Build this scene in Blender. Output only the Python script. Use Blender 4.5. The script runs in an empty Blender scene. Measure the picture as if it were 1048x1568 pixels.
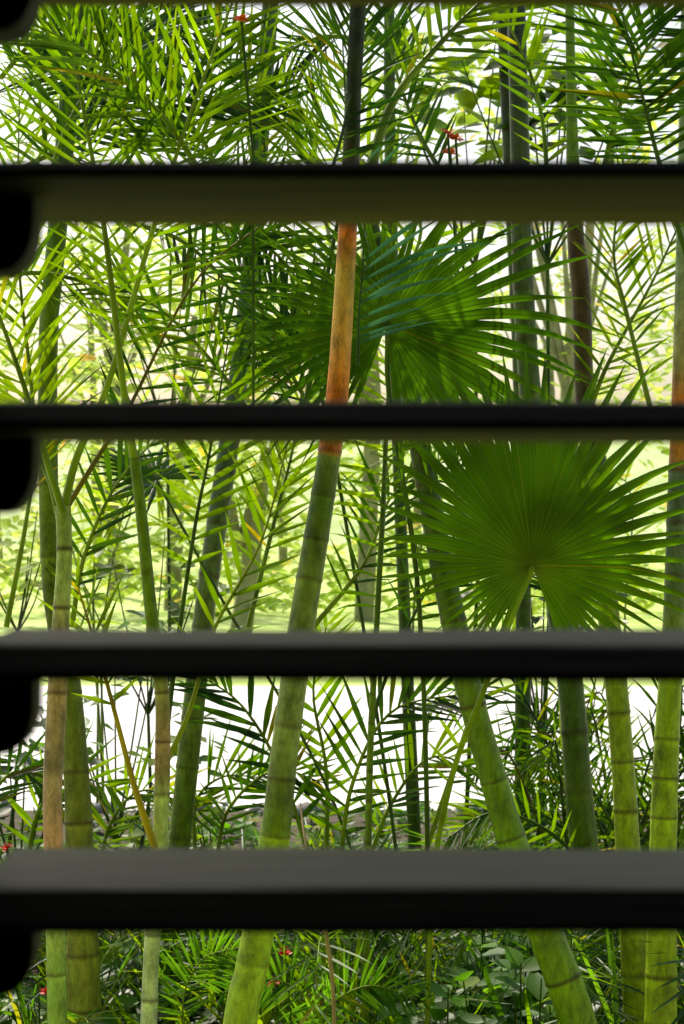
import bpy, math, random
import numpy as np
from mathutils import Vector, noise
random.seed(7); np.random.seed(7)
H=1.5; F=3100.0
R=random.uniform
def P(px,py,d): return Vector(((px-524)*d/F, d, H-(py-784)*d/F))
scene=bpy.context.scene
# ---------------------------------------------------------------- materials
def mat(name):
    m=bpy.data.materials.new(name); m.use_nodes=True
    nt=m.node_tree; nt.nodes.clear()
    out=nt.nodes.new('ShaderNodeOutputMaterial'); return m,nt,out
def leafmat(name,c1,c2,tr,trf=0.5,rough=0.4,odd=True):
    m,nt,out=mat(name); N=nt.nodes; Lk=nt.links
    g=N.new('ShaderNodeNewGeometry'); ramp=N.new('ShaderNodeValToRGB')
    ramp.color_ramp.elements[0].color=(*c1,1); ramp.color_ramp.elements[1].color=(*c2,1)
    if odd:
        e=ramp.color_ramp.elements.new(0.955); e.color=(*c2,1)
        ramp.color_ramp.elements[-1].color=(c2[0]*2.0+.05,c2[1]*1.1,c2[2],1)
    Lk.new(g.outputs['Random Per Island'],ramp.inputs[0])
    tc=N.new('ShaderNodeTexCoord'); nz=N.new('ShaderNodeTexNoise'); nz.inputs['Scale'].default_value=9; nz.inputs['Detail'].default_value=1.5
    Lk.new(tc.outputs['Object'],nz.inputs['Vector'])
    mr=N.new('ShaderNodeMapRange'); mr.inputs[1].default_value=.3; mr.inputs[2].default_value=.7; mr.inputs[3].default_value=.55; mr.inputs[4].default_value=1.35
    Lk.new(nz.outputs[0],mr.inputs[0])
    mx=N.new('ShaderNodeVectorMath'); mx.operation='SCALE'; Lk.new(ramp.outputs[0],mx.inputs[0]); Lk.new(mr.outputs[0],mx.inputs['Scale'])
    p=N.new('ShaderNodeBsdfPrincipled'); p.inputs['Roughness'].default_value=rough; Lk.new(mx.outputs[0],p.inputs['Base Color'])
    p.inputs['Specular IOR Level'].default_value=.25
    t=N.new('ShaderNodeBsdfTranslucent')
    tm=N.new('ShaderNodeVectorMath'); tm.operation='MULTIPLY'; tm.inputs[1].default_value=tr
    Lk.new(mx.outputs[0],tm.inputs[0]); Lk.new(tm.outputs[0],t.inputs['Color'])
    ms=N.new('ShaderNodeMixShader'); ms.inputs[0].default_value=trf
    Lk.new(p.outputs[0],ms.inputs[1]); Lk.new(t.outputs[0],ms.inputs[2]); Lk.new(ms.outputs[0],out.inputs[0])
    return m
M={}
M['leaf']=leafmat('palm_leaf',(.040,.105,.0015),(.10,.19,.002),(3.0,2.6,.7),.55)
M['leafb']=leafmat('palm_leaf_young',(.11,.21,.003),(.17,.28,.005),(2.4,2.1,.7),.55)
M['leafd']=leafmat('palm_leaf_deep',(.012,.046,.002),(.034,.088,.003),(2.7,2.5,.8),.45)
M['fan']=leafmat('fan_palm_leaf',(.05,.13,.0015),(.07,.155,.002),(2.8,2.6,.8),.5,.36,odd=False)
M['fand']=leafmat('fan_palm_leaf_shaded',(.022,.07,.002),(.042,.105,.003),(2.7,2.6,.8),.45,.36,odd=False)  # darker copy of the fan leaf; the upper leaf's shade is in its colour
M['teal']=leafmat('blue_green_leaflet',(.05,.17,.08),(.08,.22,.12),(1.6,1.6,1.4),.3,.25,odd=False)
M['bgl']=leafmat('tree_leaf',(.30,.44,.05),(.50,.60,.13),(1.6,1.5,1.3),.6,.6)
M['rach']=leafmat('frond_stalk',(.20,.30,.010),(.28,.38,.014),(1,1,1),.15,.4)
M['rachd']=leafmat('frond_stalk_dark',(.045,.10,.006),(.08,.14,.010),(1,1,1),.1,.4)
M['herb']=leafmat('herb_leaf',(.045,.14,.005),(.10,.24,.010),(2.4,2.2,1),.5,.45)
def simple(name,c,rough=.5,c2=None,scale=20,bump=0,detail=6,stretch=None,spec=.5):
    m,nt,out=mat(name); N=nt.nodes; Lk=nt.links
    p=N.new('ShaderNodeBsdfPrincipled'); p.inputs['Roughness'].default_value=rough; p.inputs['Specular IOR Level'].default_value=spec
    tc=N.new('ShaderNodeTexCoord'); mp=N.new('ShaderNodeMapping'); nz=N.new('ShaderNodeTexNoise')
    if stretch: mp.inputs['Scale'].default_value=stretch
    nz.inputs['Scale'].default_value=scale; nz.inputs['Detail'].default_value=detail
    Lk.new(tc.outputs['Object'],mp.inputs[0]); Lk.new(mp.outputs[0],nz.inputs['Vector'])
    r=N.new('ShaderNodeValToRGB'); r.color_ramp.elements[0].position=.35; r.color_ramp.elements[1].position=.65
    r.color_ramp.elements[0].color=(*c,1); r.color_ramp.elements[1].color=(*(c2 or c),1)
    Lk.new(nz.outputs[0],r.inputs[0]); Lk.new(r.outputs[0],p.inputs['Base Color'])
    if bump:
        b=N.new('ShaderNodeBump'); b.inputs['Strength'].default_value=bump; b.inputs['Distance'].default_value=.01
        Lk.new(nz.outputs[0],b.inputs['Height']); Lk.new(b.outputs[0],p.inputs['Normal'])
    Lk.new(p.outputs[0],out.inputs[0]); return m
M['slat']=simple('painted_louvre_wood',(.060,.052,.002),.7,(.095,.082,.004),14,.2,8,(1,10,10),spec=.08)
M['slattop']=simple('skylit_louvre_top',(.12,.125,.085),.6,(.18,.185,.13),14,.25,8,(1,10,10),spec=.3)  # same slat wood; grey skylight on the tops is put into its colour
M['slatedge']=simple('louvre_edge_dark',(.003,.004,.001),.85,(.006,.007,.002),14,.2,8,(1,10,10),spec=.03)  # room-side shade on the front chamfer is put into this near-black colour
M['brk']=simple('dark_bracket_metal',(.03,.03,.012),.7,(.045,.042,.018),30,spec=.2)
M['wall']=simple('dark_wall_plaster',(.10,.085,.05),.9,(.14,.12,.07),6)
M['soil']=simple('soil',(.04,.03,.015),.95,(.09,.065,.03),9,.6)
M['pave']=simple('pale_concrete',(.68,.66,.64),.8,(.82,.80,.78),2,.2)
M['lawn']=simple('lawn_grass',(.34,.50,.07),.9,(.62,.72,.24),1.3,.3)
M['hill']=simple('hill_grass',(.42,.54,.18),.95,(.60,.68,.34),.15,.3)
M['red']=simple('red_petal',(.75,.02,.01),.5,(.8,.06,.02),30)
M['orange']=simple('orange_petal',(.8,.14,.02),.5,(.85,.2,.04),30)
M['stone']=simple('grey_stone',(.22,.20,.18),.9,(.4,.38,.35),12,.6)
M['drystem']=simple('dry_stem',(.35,.22,.10),.7,(.45,.3,.15),40)
M['wood']=simple('tree_bark',(.20,.19,.10),.9,(.34,.32,.18),6)
def trunkmat():
    m,nt,out=mat('palm_trunk_bark'); N=nt.nodes; Lk=nt.links
    a=N.new('ShaderNodeAttribute'); a.attribute_name='Col'
    tc=N.new('ShaderNodeTexCoord')
    nz=N.new('ShaderNodeTexNoise'); nz.inputs['Scale'].default_value=55; nz.inputs['Detail'].default_value=8; nz.inputs['Roughness'].default_value=.75
    mp=N.new('ShaderNodeMapping'); mp.inputs['Scale'].default_value=(1,1,.35); Lk.new(tc.outputs['Object'],mp.inputs[0]); Lk.new(mp.outputs[0],nz.inputs['Vector'])
    mr=N.new('ShaderNodeMapRange'); mr.inputs[1].default_value=.32; mr.inputs[2].default_value=.68; mr.inputs[3].default_value=.5; mr.inputs[4].default_value=1.7
    Lk.new(nz.outputs[0],mr.inputs[0])
    sc=N.new('ShaderNodeVectorMath'); sc.operation='SCALE'; Lk.new(a.outputs['Color'],sc.inputs[0]); Lk.new(mr.outputs[0],sc.inputs['Scale'])
    n2=N.new('ShaderNodeTexNoise'); n2.inputs['Scale'].default_value=24; n2.inputs['Detail'].default_value=10; n2.inputs['Roughness'].default_value=.8
    Lk.new(tc.outputs['Object'],n2.inputs['Vector'])
    m2=N.new('ShaderNodeMapRange'); m2.inputs[1].default_value=.54; m2.inputs[2].default_value=.61; m2.inputs[4].default_value=.55
    Lk.new(n2.outputs[0],m2.inputs[0])
    li=N.new('ShaderNodeVectorMath'); li.operation='MULTIPLY_ADD'; li.inputs[1].default_value=(1.7,1.6,1.7); li.inputs[2].default_value=(.02,.025,.006); Lk.new(a.outputs['Color'],li.inputs[0])
    mix=N.new('ShaderNodeMixRGB'); Lk.new(li.outputs[0],mix.inputs[2]); Lk.new(m2.outputs[0],mix.inputs[0]); Lk.new(sc.outputs[0],mix.inputs[1])
    n3=N.new('ShaderNodeTexNoise'); n3.inputs['Scale'].default_value=9; n3.inputs['Detail'].default_value=9; n3.inputs['Roughness'].default_value=.7
    mp3=N.new('ShaderNodeMapping'); mp3.inputs['Location'].default_value=(3,5,1); Lk.new(tc.outputs['Object'],mp3.inputs[0]); Lk.new(mp3.outputs[0],n3.inputs['Vector'])
    m3=N.new('ShaderNodeMapRange'); m3.inputs[1].default_value=.5; m3.inputs[2].default_value=.68; m3.inputs[3].default_value=1; m3.inputs[4].default_value=.45
    Lk.new(n3.outputs[0],m3.inputs[0])
    s3=N.new('ShaderNodeVectorMath'); s3.operation='SCALE'; Lk.new(mix.outputs[0],s3.inputs[0]); Lk.new(m3.outputs[0],s3.inputs['Scale'])
    p=N.new('ShaderNodeBsdfPrincipled'); p.inputs['Roughness'].default_value=.4; p.inputs['Specular IOR Level'].default_value=.35; Lk.new(s3.outputs[0],p.inputs['Base Color'])
    b=N.new('ShaderNodeBump'); b.inputs['Strength'].default_value=.35; b.inputs['Distance'].default_value=.004
    Lk.new(nz.outputs[0],b.inputs['Height']); Lk.new(b.outputs[0],p.inputs['Normal'])
    Lk.new(p.outputs[0],out.inputs[0]); return m
M['trunk']=trunkmat()
# ---------------------------------------------------------------- buffers
class Buf:
    def __init__(s): s.v=[]; s.f=[]; s.m=[]; s.mats=[]; s.col=[]; s.usecol=False
    def mi(s,k):
        if k not in s.mats: s.mats.append(k)
        return s.mats.index(k)
    def add(s,vs,fs,k):
        o=len(s.v); s.v.extend([tuple(x) for x in vs])
        if isinstance(k,str): k=[k]*len(fs)
        for f,kk in zip(fs,k): s.f.append(tuple(a+o for a in f)); s.m.append(s.mi(kk))
    def obj(s,name,parent=None,smooth=True):
        me=bpy.data.meshes.new(name); me.from_pydata(s.v,[],s.f)
        for k in s.mats: me.materials.append(M[k])
        me.polygons.foreach_set('material_index',s.m)
        me.polygons.foreach_set('use_smooth',[smooth]*len(s.f))
        if s.usecol:
            ca=me.color_attributes.new('Col','FLOAT_COLOR','POINT')
            ca.data.foreach_set('color',[c for x in s.col for c in (*x,1)])
        me.update()
        ob=bpy.data.objects.new(name,me); scene.collection.objects.link(ob)
        if parent: ob.parent=parent
        return ob
def empty(name):
    e=bpy.data.objects.new(name,None); scene.collection.objects.link(e); e.empty_display_size=.1; return e
def catmull(pts,n):
    pts=[np.array(p,float) for p in pts]
    if len(pts)==2: return [pts[0]+(pts[1]-pts[0])*i/(n-1) for i in range(n)]
    q=[2*pts[0]-pts[1]]+pts+[2*pts[-1]-pts[-2]]
    seg=len(pts)-1; out=[]
    for i in range(n):
        u=i/(n-1)*seg; k=min(int(u),seg-1); t=u-k
        a,b,c,d=q[k],q[k+1],q[k+2],q[k+3]
        out.append(.5*((2*b)+(-a+c)*t+(2*a-5*b+4*c-d)*t*t+(-a+3*b-3*c+d)*t**3))
    return out
def tube(B,pts,rads,k,sides=8,cols=None):
    pts=[Vector(p) for p in pts]; n=len(pts); vs=[]; fs=[]
    for i,p in enumerate(pts):
        t=(pts[min(i+1,n-1)]-pts[max(i-1,0)]).normalized()
        a=t.cross(Vector((0,1,0.01))).normalized(); b=t.cross(a)
        for j in range(sides):
            th=2*math.pi*j/sides; vs.append(p+(a*math.cos(th)+b*math.sin(th))*rads[i])
            if cols is not None: B.col.append(cols[i])
    for i in range(n-1):
        for j in range(sides):
            j2=(j+1)%sides; fs.append((i*sides+j,i*sides+j2,(i+1)*sides+j2,(i+1)*sides+j))
    if cols is not None: B.usecol=True
    B.add(vs,fs,k)
def leaflet(B,p,d,nrm,L,w,droop,k,seg=5,fold=.3,prof=(.35,.85,1,.9,.65,.35,0)):
    p=Vector(p); d=d.normalized(); vs=[]; fs=[]; step=L/seg
    for i in range(seg+1):
        wv=d.cross(nrm)
        if wv.length<1e-4: wv=Vector((1,0,0))
        wv.normalize(); up=wv.cross(d)
        ww=w*.5*prof[min(6,round(i*6/seg))]
        if i==seg: vs.append(p.copy())
        else: vs+= [p-wv*ww+up*ww*fold, p.copy(), p+wv*ww+up*ww*fold]
        p=p+d*step
        d=(d+Vector((0,0,-1))*droop*step/.3*(.4+i/seg)).normalized()
    for i in range(seg-1):
        a=i*3; fs+=[(a,a+1,a+4,a+3),(a+1,a+2,a+5,a+4)]
    a=(seg-1)*3; fs+=[(a,a+1,a+3),(a+1,a+2,a+3)]
    B.add(vs,fs,k)
def frond(B,ctrl,n=38,L=.4,w=.02,nrm=None,a0=60,a1=25,droop=.18,rr=.007,start=.12,k='leaf',rk='rach',jit=7,sides=(1,-1),vee=.25,seg=5):
    if nrm is None: nrm=Vector((R(-.35,.35),-1,R(0,.6)))
    pts=[Vector(p) for p in catmull(ctrl,max(n,16)+1)]; m=len(pts)
    tube(B,pts,[rr*(1-.8*i/m) for i in range(m)],rk,6)
    for i in range(m):
        t=i/(m-1)
        if t<start: continue
        T=(pts[min(i+1,m-1)]-pts[max(i-1,0)]).normalized()
        S=T.cross(nrm).normalized(); N2=S.cross(T)
        u=(t-start)/(1-start)
        pr=(.55+.9*u if u<.5 else 1)*(1 if u<.65 else 1-(u-.65)*1.6)
        for s in sides:
            if random.random()<.07: continue
            a=math.radians(a0+(a1-a0)*u+R(-jit,jit))
            d=T*math.cos(a)+S*s*math.sin(a)+N2*(vee+R(-.12,.12))
            nn=(N2+S*s*(-.3)+Vector((R(-.4,.4),R(-.4,.4),R(-.4,.4)))).normalized()
            leaflet(B,pts[i]+T*R(-.01,.01),d,nn,L*pr*R(.75,1.12),w*R(.75,1.15)*(.6+.4*pr),droop*R(.4,2.2),k,seg=seg)
def pf(B,px,d,**kw):
    n=len(px)
    ds=d if isinstance(d,(list,tuple)) else None
    if ds is None:
        e=R(-.25,.25); ds=[d+(i/(n-1))*e for i in range(n)]
    frond(B,[P(a,b,q) for (a,b),q in zip(px,ds)],**kw)
def crown(B,top,n=5,Lr=1.6,k='leaf',**kw):
    for i in range(n):
        az=2*math.pi*(i+R(-.3,.3))/n; e=R(.7,1.2)
        o=Vector((math.cos(az),math.sin(az),0))
        p0=Vector(top); p1=p0+o*Lr*.3+Vector((0,0,Lr*.42*e)); p2=p0+o*Lr*.72+Vector((0,0,Lr*.45*e)); p3=p0+o*Lr*1.05+Vector((0,0,Lr*.1*e))
        frond(B,[p0,p1,p2,p3],n=18,L=.42,w=.024,nrm=Vector((0,0,1))+o*.01,k=k,rr=.011,seg=3,**kw)
# ---------------------------------------------------------------- trunks
def trunk(px,d,cols,rings,ring_gap=None,B=None,top=3.6,ringc=(.07,.03,.008)):
    B=B or Buf()
    pts=[P(a,b,d) for a,b,w in px]; rad=[w*d/F/2 for a,b,w in px]
    dr=(pts[-1]-pts[-2])
    if pts[-1].z>-.05:
        t=(pts[-1].z+.05)/(-dr.z); pts.append(pts[-1]+Vector((dr.x*t*.6,0,dr.z*t))); rad.append(rad[-1]*1.12)
    if top and pts[0].z<top:
        dr=(pts[0]-pts[1]); t=(top-pts[0].z)/dr.z; pts.insert(0,pts[0]+dr*t); rad.insert(0,rad[0]*.9)
    s=catmull([(*p,r) for p,r in zip(pts,rad)],420)
    ys=[784-(x[2]-H)*F/d for x in s]
    C=[];Rr=[]
    rings=list(rings)
    if ring_gap:
        y=rings[-1] if rings else cols[0][0]
        while y<1900: y+=ring_gap*R(.75,1.25); rings.append(y)
    rw={ry:(R(3.2,5.5),R(.5,.95)) for ry in rings}
    for x,y in zip(s,ys):
        c=cols[0][1]
        if y>=cols[-1][0]: c=cols[-1][1]
        else:
            for (y0,c0),(y1,c1) in zip(cols,cols[1:]):
                if y0<=y<y1:
                    t=(y-y0)/(y1-y0); c=tuple(c0[j]*(1-t)+c1[j]*t for j in range(3)); break
        r=x[3]; b=0; bs=0
        for ry in rings:
            dd=abs(y-ry); ww,st=rw[ry]
            if dd<ww: b=max(b,1-dd/ww); bs=st
            elif 0<y-ry<22: c=tuple(cc*(1+.45*(1-(y-ry)/22)) for cc in c)
            elif 0<ry-y<16: r*=1+.03*(1-(ry-y)/16)
        r*=1+.07*b
        if b>0: c=tuple(c[j]*(1-b*bs)+ringc[j]*b*bs for j in range(3))
        C.append(c); Rr.append(r)
    tube(B,[x[:3] for x in s],Rr,'trunk',20,C)
    return B,Vector(s[0][:3])
GR=(.14,.22,.005); GY=(.27,.37,.006); GG=(.16,.21,.035); OR=(.80,.19,.015); DK=(.028,.035,.008); PG=(.40,.46,.14); BR=(.40,.24,.13); DG=(.06,.11,.006)
def palm(px,d,cols,rings,gap,top=4.2,name='palm_tree',crn=5,ck='leaf',fr=(),**kw):
    e=empty(name)
    B,t=trunk(px,d,cols,rings,gap,top=top); B.obj('trunk',e)
    FB=Buf()
    if crn: crown(FB,t,crn,k=ck,droop=.15)
    for a in fr: pf(FB,a[0],a[1],**a[2])
    if FB.v: FB.obj('fronds',e)
    return e
palm([(548,20,24),(541,150,25),(537,260,27),(529,420,30),(517,600,34),(501,720,36),(480,850,39),(462,960,41),(436,1150,42),(420,1290,46),(386,1480,50),(368,1568,52)],4.0,
     [(200,DK),(330,(.14,.08,.03)),(360,OR),(420,(.66,.38,.07)),(520,(.85,.38,.08)),(600,OR),(690,(.60,.15,.02)),(700,GG),(760,DG),(900,GG),(1050,(.28,.33,.10)),(1200,GG),(1260,GR),(1300,GY),(1600,(.36,.50,.03))],
     [690,757,825,885,1007,1108,1192,1280],110,
     fr=[ (((470,612),(500,430),(530,250),(525,60)),4.5,dict(L=.28,n=36,k='leaf',rk='rachd',w=.009,a0=62,a1=45)),
          (((560,290),(600,160),(680,60),(760,-20)),4.1,dict(L=.22,n=20,k='leaf',rk='rach',rr=.012,start=.45,w=.012)),
          (((500,290),(530,180),(545,80),(540,-60)),3.9,dict(L=.26,n=24,k='leafd',rk='rachd',rr=.004,w=.011)),
          (((548,560),(550,480),(556,400),(562,250)),3.93,dict(L=.27,n=16,k='teal',rk='rachd',a0=70,a1=40,w=.010,sides=(1,),droop=.5,rr=.003,start=.1)),
        ])
palm([(90,330,30),(75,500,30),(74,700,30),(80,900,30),(105,1040,36),(118,1200,40),(122,1300,44),(130,1568,54)],5.0,
     [(0,DG),(600,GR),(1000,(.14,.18,.015)),(1290,(.17,.18,.015)),(1400,(.28,.30,.03))],[640,740,850,960,1060,1180],100,crn=5)
palm([(97,775,24),(99,850,24),(94,940,26),(88,1060,30),(81,1200,30),(82,1290,30),(88,1568,30)],4.4,
     [(780,(.28,.34,.07)),(900,PG),(960,(.34,.28,.13)),(1060,BR),(1180,(.45,.30,.20)),(1290,(.58,.28,.19)),(1380,PG),(1500,(.28,.40,.08))],[840,930,1060,1490],160,top=None,crn=0,
     fr=[ (((97,785),(118,700),(165,590),(235,350),(290,180),(365,-20)),[4.4,4.4,4.35,4.2,4.1,4.0],dict(L=.34,n=46,start=.45,rr=.010,k='leaf',a0=55,a1=35,w=.011)),
          (((97,785),(70,700),(40,600),(-20,440),(-120,250)),4.3,dict(L=.30,n=30,start=.35,rr=.009,k='leafb',w=.011)),
          (((92,800),(78,740),(60,690),(45,560),(28,380),(30,150)),4.6,dict(L=.28,n=32,start=.3,rr=.008,k='leaf',w=.012)),
          (((95,790),(150,700),(200,620),(300,430),(420,330)),4.7,dict(L=.28,n=26,start=.4,rr=.007,k='leafd',rk='rachd',w=.013)),
          ])
palm([(205,690,16),(218,800,18),(232,940,20),(248,1060,22),(249,1170,24),(245,1290,24),(234,1430,24),(228,1568,26)],4.45,
     [(700,GR),(1000,GR),(1130,BR),(1180,(.3,.2,.1)),(1220,PG),(1600,(.55,.60,.40))],[1060,1135,1215,1430,1530],150,top=None,crn=0,
     fr=[(((205,700),(190,600),(160,350),(130,180),(95,-10)),4.2,dict(L=.30,n=38,rr=.009,k='leaf',start=.35,w=.010)),
         (((249,1180),(290,1090),(330,960),(400,830),(445,660)),4.6,dict(L=.2,n=20,start=.35,k='leaf',w=.014)),
         (((238,1300),(205,1200),(165,1050),(120,900)),4.4,dict(L=.16,n=18,start=.6,k='leafb',rr=.009,w=.012)),
         (((250,1170),(270,1000),(300,800),(322,690),(350,520)),4.75,dict(L=.24,n=22,start=.4,k='leaf',rk='rachd',w=.014)),
         ])
palm([(400,200,26),(385,400,28),(368,560,30),(345,720,32),(318,900,32),(295,1100,34),(275,1290,34),(255,1450,36)],5.8,
     [(0,(.05,.08,.05)),(700,(.07,.11,.06)),(1000,GG),(1290,GR)],[560,640,720,800,880,960,1100],90,crn=5)
palm([(600,480,26),(628,600,30),(650,720,34),(680,880,38),(722,1070,40),(758,1200,42),(785,1290,46),(840,1440,54),(885,1568,58)],4.7,
     [(0,DG),(700,(.05,.07,.010)),(900,DG),(1080,GR),(1290,(.17,.28,.006)),(1568,(.22,.34,.008))],[560,650,740,800,870,950,1080,1195],100,top=2.3,crn=0)
palm([(790,-20,28),(797,250,30),(800,400,32),(812,600,34),(832,720,36),(858,940,40),(875,1060,40),(893,1280,44),(925,1500,54)],5.8,
     [(0,DK),(400,(.08,.11,.02)),(900,DG),(1100,DG),(1400,GR)],[440,520,600,940,1120,1210],95,crn=5,ck='leafd')
palm([(872,-30,14),(875,150,16),(881,350,26),(890,450,30),(896,610,30),(915,720,32),(932,940,34),(945,1060,35),(956,1200,36),(961,1290,38),(978,1568,46)],5.1,
     [(0,GR),(240,GR),(350,(.10,.05,.02)),(500,(.09,.05,.025)),(620,(.09,.07,.03)),(700,DG),(1000,(.25,.31,.008)),(1300,(.32,.39,.008))],[395,500,610,1090,1165,1240],85,crn=5)
palm([(1052,200,26),(1046,500,28),(1042,650,30),(1038,760,32),(1032,950,34),(1022,1120,38),(1016,1290,42),(1012,1568,50)],4.7,
     [(400,(.35,.42,.2)),(560,(.45,.35,.14)),(620,OR),(700,(.55,.2,.04)),(725,(.11,.15,.10)),(900,(.10,.14,.06)),(1050,GY),(1568,(.36,.46,.008))],[720,800,880,1130,1190,1250],80,crn=5,
     fr=[(((1060,420),(1010,250),(980,130),(940,-30)),4.5,dict(L=.28,n=34,k='leafd',rk='rachd',a0=80,a1=55,w=.013))])
palm([(592,640,7),(588,760,8),(577,960,9),(568,1130,10),(564,1290,11),(560,1500,12)],4.8,[(0,DG),(1300,GR)],[],60,top=None,crn=0,
     fr=[(((577,960),(586,780),(592,640),(600,500)),4.8,dict(L=.22,n=22,start=.02,k='leaf',rk='rachd',droop=1.3,a0=75,a1=50,w=.011)),
         (((565,1290),(572,1100),(640,930),(690,850)),4.9,dict(L=.2,n=18,start=.5,k='leafd',rk='rachd',droop=.9,w=.012))])
palm([(770,-20,20),(776,120,22),(784,300,22),(800,700,24),(800,1500,26)],7.2,[(0,DK),(900,DG)],[60,140,200],120,crn=4,ck='leafd')
palm([(596,-20,16),(598,240,18),(610,700,18),(640,1400,22)],7.0,[(0,DG),(900,DG)],[],100,crn=4)
# ---------------------------------------------------------------- fan palm
def fanleaf(B,hub,nrm,up,Rf,n=46,a_from=-160,a_to=160,split=.5,droop=.10,k='fan',rib=True,cone=.12):
    nrm=nrm.normalized(); x=up.cross(nrm).normalized(); y=nrm.cross(x)
    da=math.radians((a_to-a_from)/n)/2
    for i in range(n):
        a=math.radians(a_from)+da*(2*i+1)
        d=(y*math.cos(a)+x*math.sin(a)); w=nrm.cross(d)
        RR=Rf(math.degrees(a))*R(.88,1.08); sp=split*R(.9,1.1)
        st=[.004,.12,.25,.38,sp,sp+.1,sp+.22,sp+.34,1.0] if sp<.6 else [.004,.15,.3,.45,sp,.7,.8,.9,1]
        tw=R(-.10,.10); dr=droop*R(.4,1.8)
        vs=[];fs=[];rv=[]
        for j,r in enumerate(st):
            rr=r*RR
            hw=rr*math.tan(da)*1.02 if r<=sp else sp*RR*math.tan(da)*max(0,1-((r-sp)/(1-sp))**1.3)*.95
            c=hub+d*rr+w*tw*max(0,r-sp)*RR - nrm*(-cone*rr*(1-r)+.0)
            c=c+Vector((0,0,-1))*dr*RR*max(0,r-.4)**2*1.6
            pl=nrm*hw*.7
            if j==len(st)-1: vs.append(c); rv.append(c+nrm*.0015)
            else:
                vs+=[c-w*hw-pl*.5,c+pl*.5,c+w*hw-pl*.5]
                rw=.0013*(1-r*.6)*min(1,.25+r*8); o=c+pl*.5+nrm*.0012; rv+=[o-w*rw,o+w*rw]
        m=len(st)
        for j in range(m-2):
            q=j*3; fs+=[(q,q+1,q+4,q+3),(q+1,q+2,q+5,q+4)]
        q=(m-2)*3; fs+=[(q,q+1,q+3),(q+1,q+2,q+3)]
        B.add(vs,fs,k)
        if rib:
            fr=[(2*j,2*j+1,2*j+3,2*j+2) for j in range(m-2)]+[(2*(m-2),2*(m-2)+1,2*(m-1))]
            B.add(rv,fr,'rach' if k=='fan' else 'rachd')
fp=empty('fan_palm'); FB=Buf()
d=3.95
fanleaf(FB,P(815,866,d),Vector((.05,-1,.30)),Vector((0,.3,1)),lambda a:(240+165*max(0,math.cos(math.radians(a*1.0)))**1.5 + (55*abs(math.sin(math.radians(a))) if a>0 else 0) - (60 if abs(a)>110 else 0))*d/F,n=52,a_from=-156,a_to=162,split=.5)
tube(FB,catmull([P(815,866,d-.006),P(812,880,d-.004),P(790,930,d+.05),P(740,1060,d+.2),P(690,1200,d+.5),P(660,1400,d+.7),P(650,1900,d+.8)],30),[.004]+[.006]*29,'rach',8)
d2=4.35
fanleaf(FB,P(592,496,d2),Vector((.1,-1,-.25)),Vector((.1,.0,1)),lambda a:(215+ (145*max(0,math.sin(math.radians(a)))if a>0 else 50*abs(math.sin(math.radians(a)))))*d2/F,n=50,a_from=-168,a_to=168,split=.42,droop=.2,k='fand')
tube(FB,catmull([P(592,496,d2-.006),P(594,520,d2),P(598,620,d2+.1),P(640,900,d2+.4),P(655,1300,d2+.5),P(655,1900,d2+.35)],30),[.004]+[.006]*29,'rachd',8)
d3=5.2
fanleaf(FB,P(240,735,d3),Vector((.4,-.5,.9)),Vector((-.6,.2,.3)),lambda a:120*d3/F,n=22,a_from=-120,a_to=120,split=.5,k='leafd',rib=False)
tube(FB,catmull([P(240,735,d3),P(330,900,d3+.2),P(520,1250,d3+.1),P(640,1700,d3)],30),[.004]*30,'rachd',6)
d4=5.3
fanleaf(FB,P(480,540,d4),Vector((-.3,-1,.1)),Vector((-.6,0,.8)),lambda a:200*d4/F,n=26,a_from=-100,a_to=110,split=.35,k='leafd',rib=False)
tube(FB,catmull([P(480,540,d4),P(530,800,d4+.1),P(600,1250,d4+.1),P(650,1700,d4)],30),[.005]*30,'rachd',6)
FB.obj('fan_leaves',fp)
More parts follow.
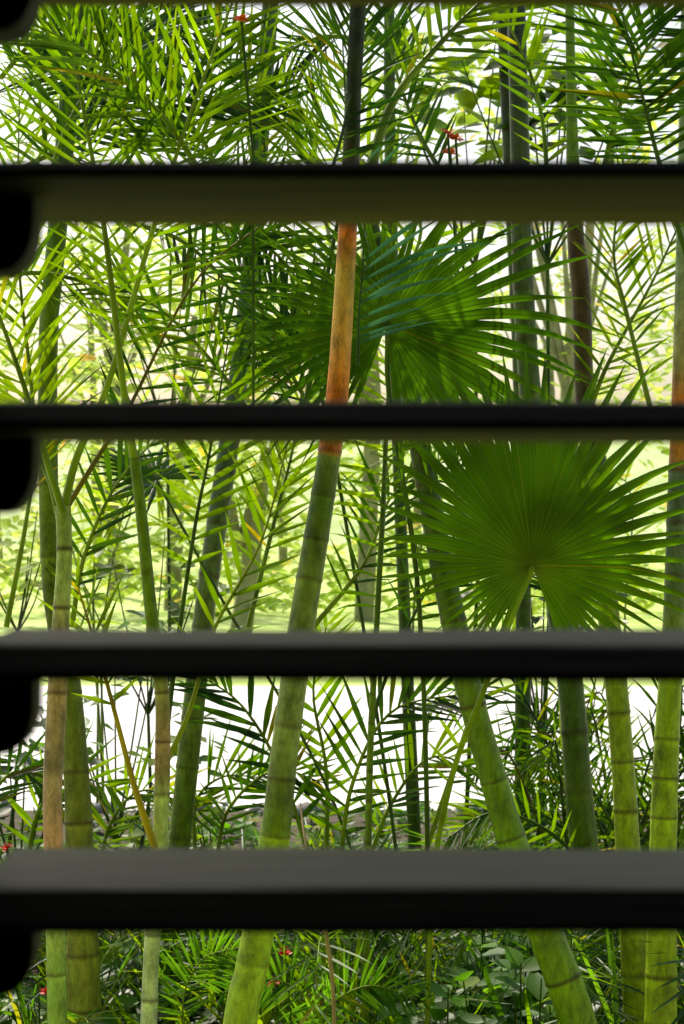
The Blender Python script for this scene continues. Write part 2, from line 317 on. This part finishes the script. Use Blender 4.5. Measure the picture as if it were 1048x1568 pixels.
# ---------------------------------------------------------------- areca clump
ac=empty('areca_palm_clump'); AB=Buf()
L=[
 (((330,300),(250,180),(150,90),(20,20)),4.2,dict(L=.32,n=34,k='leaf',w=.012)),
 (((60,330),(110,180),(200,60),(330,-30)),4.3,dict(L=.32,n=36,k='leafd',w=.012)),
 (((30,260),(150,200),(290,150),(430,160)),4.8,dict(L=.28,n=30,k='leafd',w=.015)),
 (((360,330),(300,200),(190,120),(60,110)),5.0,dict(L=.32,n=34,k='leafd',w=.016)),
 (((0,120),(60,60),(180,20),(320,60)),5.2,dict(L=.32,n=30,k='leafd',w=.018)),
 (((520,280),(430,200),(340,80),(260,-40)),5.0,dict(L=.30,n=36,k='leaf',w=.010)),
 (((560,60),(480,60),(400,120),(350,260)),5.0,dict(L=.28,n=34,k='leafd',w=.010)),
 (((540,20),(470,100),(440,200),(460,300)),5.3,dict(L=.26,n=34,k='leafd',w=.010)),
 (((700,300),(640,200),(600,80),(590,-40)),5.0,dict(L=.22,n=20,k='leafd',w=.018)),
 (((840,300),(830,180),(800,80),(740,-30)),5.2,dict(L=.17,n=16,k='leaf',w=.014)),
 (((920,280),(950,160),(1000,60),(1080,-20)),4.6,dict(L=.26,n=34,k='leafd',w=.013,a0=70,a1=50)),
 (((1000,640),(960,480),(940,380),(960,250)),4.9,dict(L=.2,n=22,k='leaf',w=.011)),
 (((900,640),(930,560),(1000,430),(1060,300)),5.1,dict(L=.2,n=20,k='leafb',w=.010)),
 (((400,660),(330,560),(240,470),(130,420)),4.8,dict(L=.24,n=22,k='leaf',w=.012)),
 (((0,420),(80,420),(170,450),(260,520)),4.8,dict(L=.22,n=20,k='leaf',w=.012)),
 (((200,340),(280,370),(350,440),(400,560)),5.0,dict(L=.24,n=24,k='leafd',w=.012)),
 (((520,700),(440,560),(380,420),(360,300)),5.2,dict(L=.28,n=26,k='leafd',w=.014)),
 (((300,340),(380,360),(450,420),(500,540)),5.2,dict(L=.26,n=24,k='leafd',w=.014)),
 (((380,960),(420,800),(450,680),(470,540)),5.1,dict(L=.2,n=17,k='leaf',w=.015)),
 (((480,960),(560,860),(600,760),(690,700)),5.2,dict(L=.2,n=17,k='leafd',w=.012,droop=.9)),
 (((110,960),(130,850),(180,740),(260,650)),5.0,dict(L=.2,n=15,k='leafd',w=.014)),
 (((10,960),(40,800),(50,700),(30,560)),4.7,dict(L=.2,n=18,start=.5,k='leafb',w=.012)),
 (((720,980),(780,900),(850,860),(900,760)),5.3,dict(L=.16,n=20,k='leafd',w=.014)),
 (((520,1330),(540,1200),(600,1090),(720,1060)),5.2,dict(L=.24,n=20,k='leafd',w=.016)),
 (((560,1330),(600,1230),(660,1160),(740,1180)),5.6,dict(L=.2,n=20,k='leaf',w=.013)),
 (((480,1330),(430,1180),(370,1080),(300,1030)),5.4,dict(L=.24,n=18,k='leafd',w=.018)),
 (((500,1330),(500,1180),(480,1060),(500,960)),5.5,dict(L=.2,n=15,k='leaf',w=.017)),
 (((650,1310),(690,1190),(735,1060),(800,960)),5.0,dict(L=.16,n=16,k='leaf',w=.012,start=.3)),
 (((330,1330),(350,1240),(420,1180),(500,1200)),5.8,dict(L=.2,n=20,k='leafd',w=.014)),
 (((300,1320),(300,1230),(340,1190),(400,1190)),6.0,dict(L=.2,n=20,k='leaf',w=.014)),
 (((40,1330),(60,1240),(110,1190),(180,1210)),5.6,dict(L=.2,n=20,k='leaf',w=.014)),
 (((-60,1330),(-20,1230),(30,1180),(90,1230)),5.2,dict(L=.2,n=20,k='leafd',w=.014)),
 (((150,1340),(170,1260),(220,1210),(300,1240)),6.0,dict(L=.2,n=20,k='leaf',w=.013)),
]
for a in L: pf(AB,a[0],a[1],**a[2])
for i in range(7):
    x=R(-80,700) if i<5 else R(800,1100); dd=R(6,8.5); y=R(-60,240)
    pf(AB,((x,y+260),(x+R(-40,40),y+130),(x+R(-140,140),y),(x+R(-260,260),y-20)),dd,n=22,L=.34,k=random.choice(['leaf','leafb','leafb']),w=.016,droop=.4)
for i in range(6):
    x=R(0,1050); dd=R(8.8,10); y=R(620,800)
    pf(AB,((x,1230),(x+R(-20,20),y+220),(x+R(-80,80),y),(x+R(-200,200),y+40)),dd,n=20,L=.34,k=random.choice(['leafb','bgl','leafb']),w=.018,droop=.7,start=.4,rk='rach')
AB.obj('fronds',ac)
bp=empty('bushy_palm'); BB=Buf()
for i in range(34):
    bx=R(860,1050); dd=R(5.8,7.4); x2=R(760,1100); y2=R(1020,1250)
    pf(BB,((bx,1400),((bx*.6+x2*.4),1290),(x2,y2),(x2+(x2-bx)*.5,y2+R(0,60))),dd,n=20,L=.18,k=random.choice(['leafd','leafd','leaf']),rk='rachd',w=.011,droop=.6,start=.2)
BB.obj('fronds',bp)
# ---------------------------------------------------------------- understory
UB=Buf()
def tuft(p,n,L,w,k):
    for i in range(n):
        az=R(0,6.28); d=Vector((math.cos(az)*R(.2,.8),math.sin(az)*R(.2,.8),R(.6,1.3)))
        leaflet(UB,p+Vector((R(-.04,.04),R(-.04,.04),0)),d,Vector((-d.y,d.x,.3)).cross(d).normalized(),L*R(.5,1.1),w,R(.3,1.1),k)
BLP=(.15,.75,1,.95,.75,.4,0)
def broad(p,n,h,L,k):
    for s in range(n):
        q=p+Vector((R(-.12,.12),R(-.12,.12),0)); hh=h*R(.5,1); lean=Vector((R(-.3,.3),R(-.3,.3),1))
        tube(UB,[q,q+lean*hh*.5,q+lean*hh],[.004,.003,.002],'rachd',5)
        for j in range(7):
            t=R(.3,1); az=R(0,6.28); d=Vector((math.cos(az),math.sin(az),R(-.2,.6)))
            leaflet(UB,q+lean*hh*t,d,Vector((R(-.3,.3),R(-.6,0),1)),L*R(.7,1.2),L*.55,.4,k,prof=BLP,fold=.2)
for i in range(430):
    dd=5.0+4.9*random.random()**1.3; x=R(-.21,.21)*dd
    hm=max(.12,(1.5-.152*dd))*R(.4,.9)
    p=Vector((x,dd,0)); q=random.random()
    if q<.35: tuft(p,random.randint(9,15),hm*1.25,R(.010,.020),random.choice(['herb','leaf','leafb','leafd']))
    elif q<.78: broad(p,3,hm*.8,R(.06,.12),random.choice(['herb','herb','herb','leafd','leafb']))
    else:
        for j in range(3):
            az=R(0,6.28); o=Vector((math.cos(az),math.sin(az),0)); Lf=hm*R(.8,1.3)
            frond(UB,[p,p+o*Lf*.25+Vector((0,0,Lf*.6)),p+o*Lf*.6+Vector((0,0,Lf*.75)),p+o*Lf+Vector((0,0,Lf*.5))],n=18,L=Lf*.32,w=.010,nrm=Vector((0,0,1)),k=random.choice(['herb','leafd','leaf']),rr=.003,seg=4)
UB.obj('understory_plants')
UB=Buf()
for i in range(60):
    x=R(.10,.46); y=R(4.75,5.6); broad(Vector((x,y,0)),2,R(.25,.5),R(.08,.11),'herb')
UB.obj('ground_cover_plant')
FE=Buf()
for (a,b,c2,d2_) in [((430,1640),(480,1560),(560,1510),(640,1530)),((520,1640),(480,1540),(420,1500),(340,1520)),((300,1640),(280,1540),(310,1470),(370,1450))]:
    pf(FE,(a,b,c2,d2_),4.7,n=34,L=.13,k='herb',w=.008,a0=70,a1=40,rr=.003,start=.15,droop=.5)
FE.obj('fern')
def shrub(name,px,py,d,rad,n,L,k):
    global UB
    UB=Buf(); c=P(px,py,d); f=Vector((c.x+.02,c.y,c.z-rad*1.6))
    tube(UB,[(c.x-.03,c.y,-.02),(c.x+.03,c.y,max(.05,f.z*.5)),f],[.010,.008,.007],'rachd',6)
    for s in range(9):
        e=c+Vector((R(-1,1)*rad,R(-.6,.6)*rad,R(-.6,1)*rad))
        tube(UB,catmull([f,f*.4+e*.6+Vector((0,0,-.03)),e],8),[.005*(1-.08*i) for i in range(8)],'rachd',5)
        for j in range(n//9):
            q=e+Vector((R(-1,1),R(-1,1),R(-1,1)))*rad*.45
            az=R(0,6.28); dv=Vector((math.cos(az),math.sin(az),R(-.5,.5)))
            leaflet(UB,q,dv,Vector((R(-.5,.5),R(-.8,.2),1)),L*R(.6,1.2),L*.5,.3,k,prof=BLP,fold=.2)
    UB.obj(name)
shrub('leafy_shrub',170,1090,7.5,.3,130,.09,'herb')
shrub('leafy_shrub',20,1200,6.5,.22,90,.1,'leafd')
shrub('leafy_shrub',20,840,8.5,.22,60,.11,'bgl')
shrub('leafy_shrub',220,920,8.5,.3,80,.1,'leaf')
shrub('leafy_shrub',340,1280,6.5,.25,110,.08,'leafb')
shrub('leafy_shrub',820,930,7.5,.3,130,.08,'leafd')
shrub('leafy_shrub',720,150,8.0,.42,130,.2,'leafb')
shrub('leafy_shrub',830,200,7.2,.3,100,.13,'leafd')
shrub('leafy_shrub',250,510,9.0,.3,80,.14,'bgl')
def flower(name,pts,k,r):
    B=Buf()
    for c in pts:
        for i in range(9):
            az=i*.7; d=Vector((math.cos(az),math.sin(az)*.6-.3,R(-.2,.9)))
            leaflet(B,c,d,Vector((0,-.5,1)),r*R(.8,1.2),r*.7,.5,k,prof=BLP,fold=.4)
        tube(B,[c,Vector((c.x+.02,c.y+.05,c.z-.25)),Vector((c.x+.02,c.y+.08,max(-.02,c.z-.8)))],[.003]*3,'rachd',5)
    B.obj(name)
flower('red_flower',[P(436,1462,4.6),P(418,1508,4.6),P(72,1520,4.7),P(12,1300,5.6)],'red',.020)
flower('orange_flower',[P(686,206,4.5),P(698,214,4.5),P(370,33,4.0),P(690,236,4.55)],'orange',.022)
B=Buf(); tube(B,catmull([P(498,1420,4.4),P(508,1490,4.4),P(512,1600,4.4),P(505,1900,4.4)],20),[.0045]*20,'drystem',8)
tube(B,catmull([P(498,1420,4.4),P(470,1300,4.5),P(460,1230,4.6)],12),[.004-.0002*i for i in range(12)],'drystem',8); B.obj('dry_stem')
B=Buf()
for i in range(18):
    c=Vector((R(-2.2,2.2),R(9.9,10.3),R(0,.02))); r=R(.04,.10); ns=8; vs=[];fs=[]
    for a in range(5):
        ph=math.pi*a/4
        for b in range(ns):
            th=2*math.pi*b/ns; q=Vector((math.sin(ph)*math.cos(th),math.sin(ph)*math.sin(th),.6*math.cos(ph)))
            vs.append(c+q*r*(1+.35*noise.noise(q*2+c*3)))
    for a in range(4):
        for b in range(ns): fs.append((a*ns+b,a*ns+(b+1)%ns,(a+1)*ns+(b+1)%ns,(a+1)*ns+b))
    B.add(vs,fs,'stone')
B.obj('edging_stones')
# ---------------------------------------------------------------- ground
def sheet(name,x0,x1,y0,y1,z,k):
    B=Buf(); B.add([(x0,y0,z),(x1,y0,z),(x1,y1,z),(x0,y1,z)],[(0,1,2,3)],k); return B.obj(name,smooth=False)
sheet('ground',-400,400,-200,800,-.01,'lawn')
sheet('garden_bed_soil',-8,8,4.4,10.2,-.004,'soil')
sheet('driveway',-40,40,10.2,17.5,-.003,'pave')
B=Buf(); nx=60; ny=14; vs=[];fs=[]
for j in range(ny):
    for i in range(nx):
        x=-220+440*i/(nx-1); y=90+160*j/(ny-1); h=13*math.sin(math.pi*min(1,j/(ny-1)*.62+.0))*(.85+.35*noise.noise(Vector((x*.02,y*.02,0)))) if j else -.3
        vs.append((x,y,h))
for j in range(ny-1):
    for i in range(nx-1): fs.append((j*nx+i,j*nx+i+1,(j+1)*nx+i+1,(j+1)*nx+i))
B.add(vs,fs,'hill'); B.obj('hills')
# ---------------------------------------------------------------- background trees
B=Buf()
def bgtree(x,y,h,w,nc=22,low=.3,sz=1):
    tube(B,[(x,y,-.1),(x+R(-.3,.3),y,h*.35),(x+R(-.4,.4),y,h*.75)],[.14,.11,.05],'wood',8)
    for l in range(5):
        az=R(0,6.28); tube(B,[(x,y,h*.35),(x+math.cos(az)*w*.4,y+math.sin(az)*w*.3,h*R(.55,.8))],[.06,.02],'wood',6)
    for c in range(nc):
        a=R(0,6.28); rr=w*math.sqrt(random.random()); cz=h*R(low,1.0); cx=x+math.cos(a)*rr; cy=y+math.sin(a)*rr*.7; cr=R(.35,.9)*sz
        for j in range(26):
            v=Vector((random.gauss(0,.5),random.gauss(0,.5),random.gauss(0,.4)))*cr
            az=R(0,6.28); leaflet(B,Vector((cx,cy,cz))+v,Vector((math.cos(az),math.sin(az),R(-.7,.5))),Vector((R(-.5,.5),R(-.9,.3),1)),R(.16,.34)*sz,R(.08,.13)*sz,.3,'bgl',seg=3)
for (x,y,h,w) in [(-5.5,27,7.5,2.2),(-2.6,31,6,2.0),(.3,28,8.5,1.8),(3.0,26,7.5,1.8),(5.6,30,8,2.3),(-4,36,10,3),(4.5,40,11,3),(-1.2,23.5,3.0,1.0),(-8,32,9,3),(8,34,9,3)]:
    bgtree(x,y,h,w)
B.obj('background_trees')
B=Buf()
for x in range(-26,27,4): bgtree(x+R(-1,1),R(52,62),R(6,11),3.2,20,.08,1.8)
B.obj('distant_trees')
B=Buf()
for i in range(2000):
    x=R(-11,11); y=R(29,31); z=R(.1,1.3)*(.8+.3*noise.noise(Vector((x*.5,0,0))))
    az=R(0,6.28); leaflet(B,Vector((x,y,z)),Vector((math.cos(az),math.sin(az),R(-.7,.7))),Vector((R(-.5,.5),-.6,1)),R(.2,.36),.14,.3,'bgl',seg=3)
B.obj('hedge')
# ---------------------------------------------------------------- louvre window
def box(B,x0,x1,y0,y1,z0,z1,k):
    vs=[(x0,y0,z0),(x1,y0,z0),(x1,y1,z0),(x0,y1,z0),(x0,y0,z1),(x1,y0,z1),(x1,y1,z1),(x0,y1,z1)]
    B.add(vs,[(0,3,2,1),(4,5,6,7),(0,1,5,4),(1,2,6,5),(2,3,7,6),(3,0,4,7)],k)
win=empty('louvre_window')
for idx,k in enumerate(range(-2,6)):
    B=Buf(); zb=H-.066-.1*(k-2)
    prof=[(.803,-.0012),(.800,.000),(.801,.002),(.832,.0104),(.838,.0116),(.926,.0122),(.930,.0105),(.931,.000),(.928,-.0022)]
    xs=np.linspace(-.150,.70,40); vs=[];fs=[];ks=[]; n=len(prof)
    for x in xs:
        for (y,z) in prof:
            vs.append((x,y,zb+z+.0008*noise.noise(Vector((x*6,y*20,k*3.1)))))
    for i in range(len(xs)-1):
        for j in range(n):
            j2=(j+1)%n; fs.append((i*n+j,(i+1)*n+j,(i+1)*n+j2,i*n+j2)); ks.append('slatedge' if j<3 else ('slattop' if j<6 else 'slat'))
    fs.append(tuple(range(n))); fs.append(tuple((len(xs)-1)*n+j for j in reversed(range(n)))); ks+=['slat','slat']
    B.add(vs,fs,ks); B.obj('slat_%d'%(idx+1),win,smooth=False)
    for sx,nm in ((-1,'bracket_left_'),(1,'bracket_right_')):
        B=Buf(); base=-.1795 if sx<0 else .7295; ex=.024
        zt=zb-.0026; pr=[(0,zt),(.028+ex,zt)]
        for a in range(0,91,15):
            pr.append((.014+ex+.014*math.cos(math.radians(a)),zt-.012-.020*math.sin(math.radians(a))))
        pr.append((0,zt-.032))
        m=len(pr); vs=[(base-sx*x,y,z) for y in (.838,.862) for x,z in pr]
        fs=[tuple(range(m)),tuple(m+j for j in reversed(range(m)))]+[(j,(j+1)%m,m+(j+1)%m,m+j) for j in range(m)]
        B.add(vs,fs,'brk'); B.obj(nm+str(idx+1),win,smooth=False)
B=Buf()
box(B,-.23,-.18,.79,.95,H-.44,H+.42,'brk'); box(B,.73,.78,.79,.95,H-.44,H+.42,'brk')
box(B,-.23,.78,.788,.952,H+.42,H+.46,'brk'); box(B,-.23,.78,.788,.952,H-.48,H-.44,'brk'); B.obj('frame',win,smooth=False)
hs=empty('house'); B=Buf()
box(B,-4,-.233,.78,.96,0,2.8,'wall'); box(B,.783,4,.78,.96,0,2.8,'wall')
box(B,-.233,.783,.78,.96,H+.463,2.8,'wall'); box(B,-.233,.783,.78,.96,0,H-.483,'wall'); B.obj('front_wall',hs,False)
B=Buf(); box(B,-4,-3.9,-4,.777,0,2.8,'wall'); box(B,3.9,4,-4,.777,0,2.8,'wall'); box(B,-3.897,3.897,-4,-3.9,0,2.8,'wall'); B.obj('side_walls',hs,False)
B=Buf(); box(B,-4.3,4.3,-4.3,2.8,2.803,2.95,'wall'); B.obj('roof',hs,False)  # roof over the room; unseen front overhang lengthened to keep sun off the slats
B=Buf(); box(B,-3.897,3.897,-3.897,.777,.0,.04,'wall'); B.obj('floor',hs,False)
# ---------------------------------------------------------------- light
SE,AZ=47,-22
w=bpy.data.worlds.new('World'); scene.world=w; w.use_nodes=True
nt=w.node_tree; bg=nt.nodes['Background']; sky=nt.nodes.new('ShaderNodeTexSky'); sky.sky_type='NISHITA'; sky.sun_disc=False
sky.sun_elevation=math.radians(SE); sky.sun_rotation=math.radians(AZ); sky.dust_density=3.5; sky.air_density=1.1; sky.ozone_density=.2
nt.links.new(sky.outputs[0],bg.inputs[0]); bg.inputs[1].default_value=.15
l=bpy.data.lights.new('sun','SUN'); l.energy=5; l.angle=math.radians(.5); l.color=(1,.94,.78)
lo=bpy.data.objects.new('sun',l); scene.collection.objects.link(lo)
sd=Vector((math.sin(math.radians(AZ))*math.cos(math.radians(SE)),math.cos(math.radians(AZ))*math.cos(math.radians(SE)),math.sin(math.radians(SE))))
lo.rotation_euler=(sd).to_track_quat('Z','Y').to_euler(); lo.location=sd*30
# ---------------------------------------------------------------- camera
c=bpy.data.cameras.new('camera'); co=bpy.data.objects.new('camera',c); scene.collection.objects.link(co)
co.location=(0,0,H); co.rotation_euler=(math.radians(90),0,0)
c.sensor_fit='VERTICAL'; c.sensor_height=36; c.lens=F/1568*36; c.clip_start=.02; c.clip_end=2000
c.dof.use_dof=True; c.dof.focus_distance=4.0; c.dof.aperture_fstop=14
scene.camera=co
scene.view_settings.view_transform='Standard'; scene.view_settings.look='None'; scene.view_settings.exposure=0
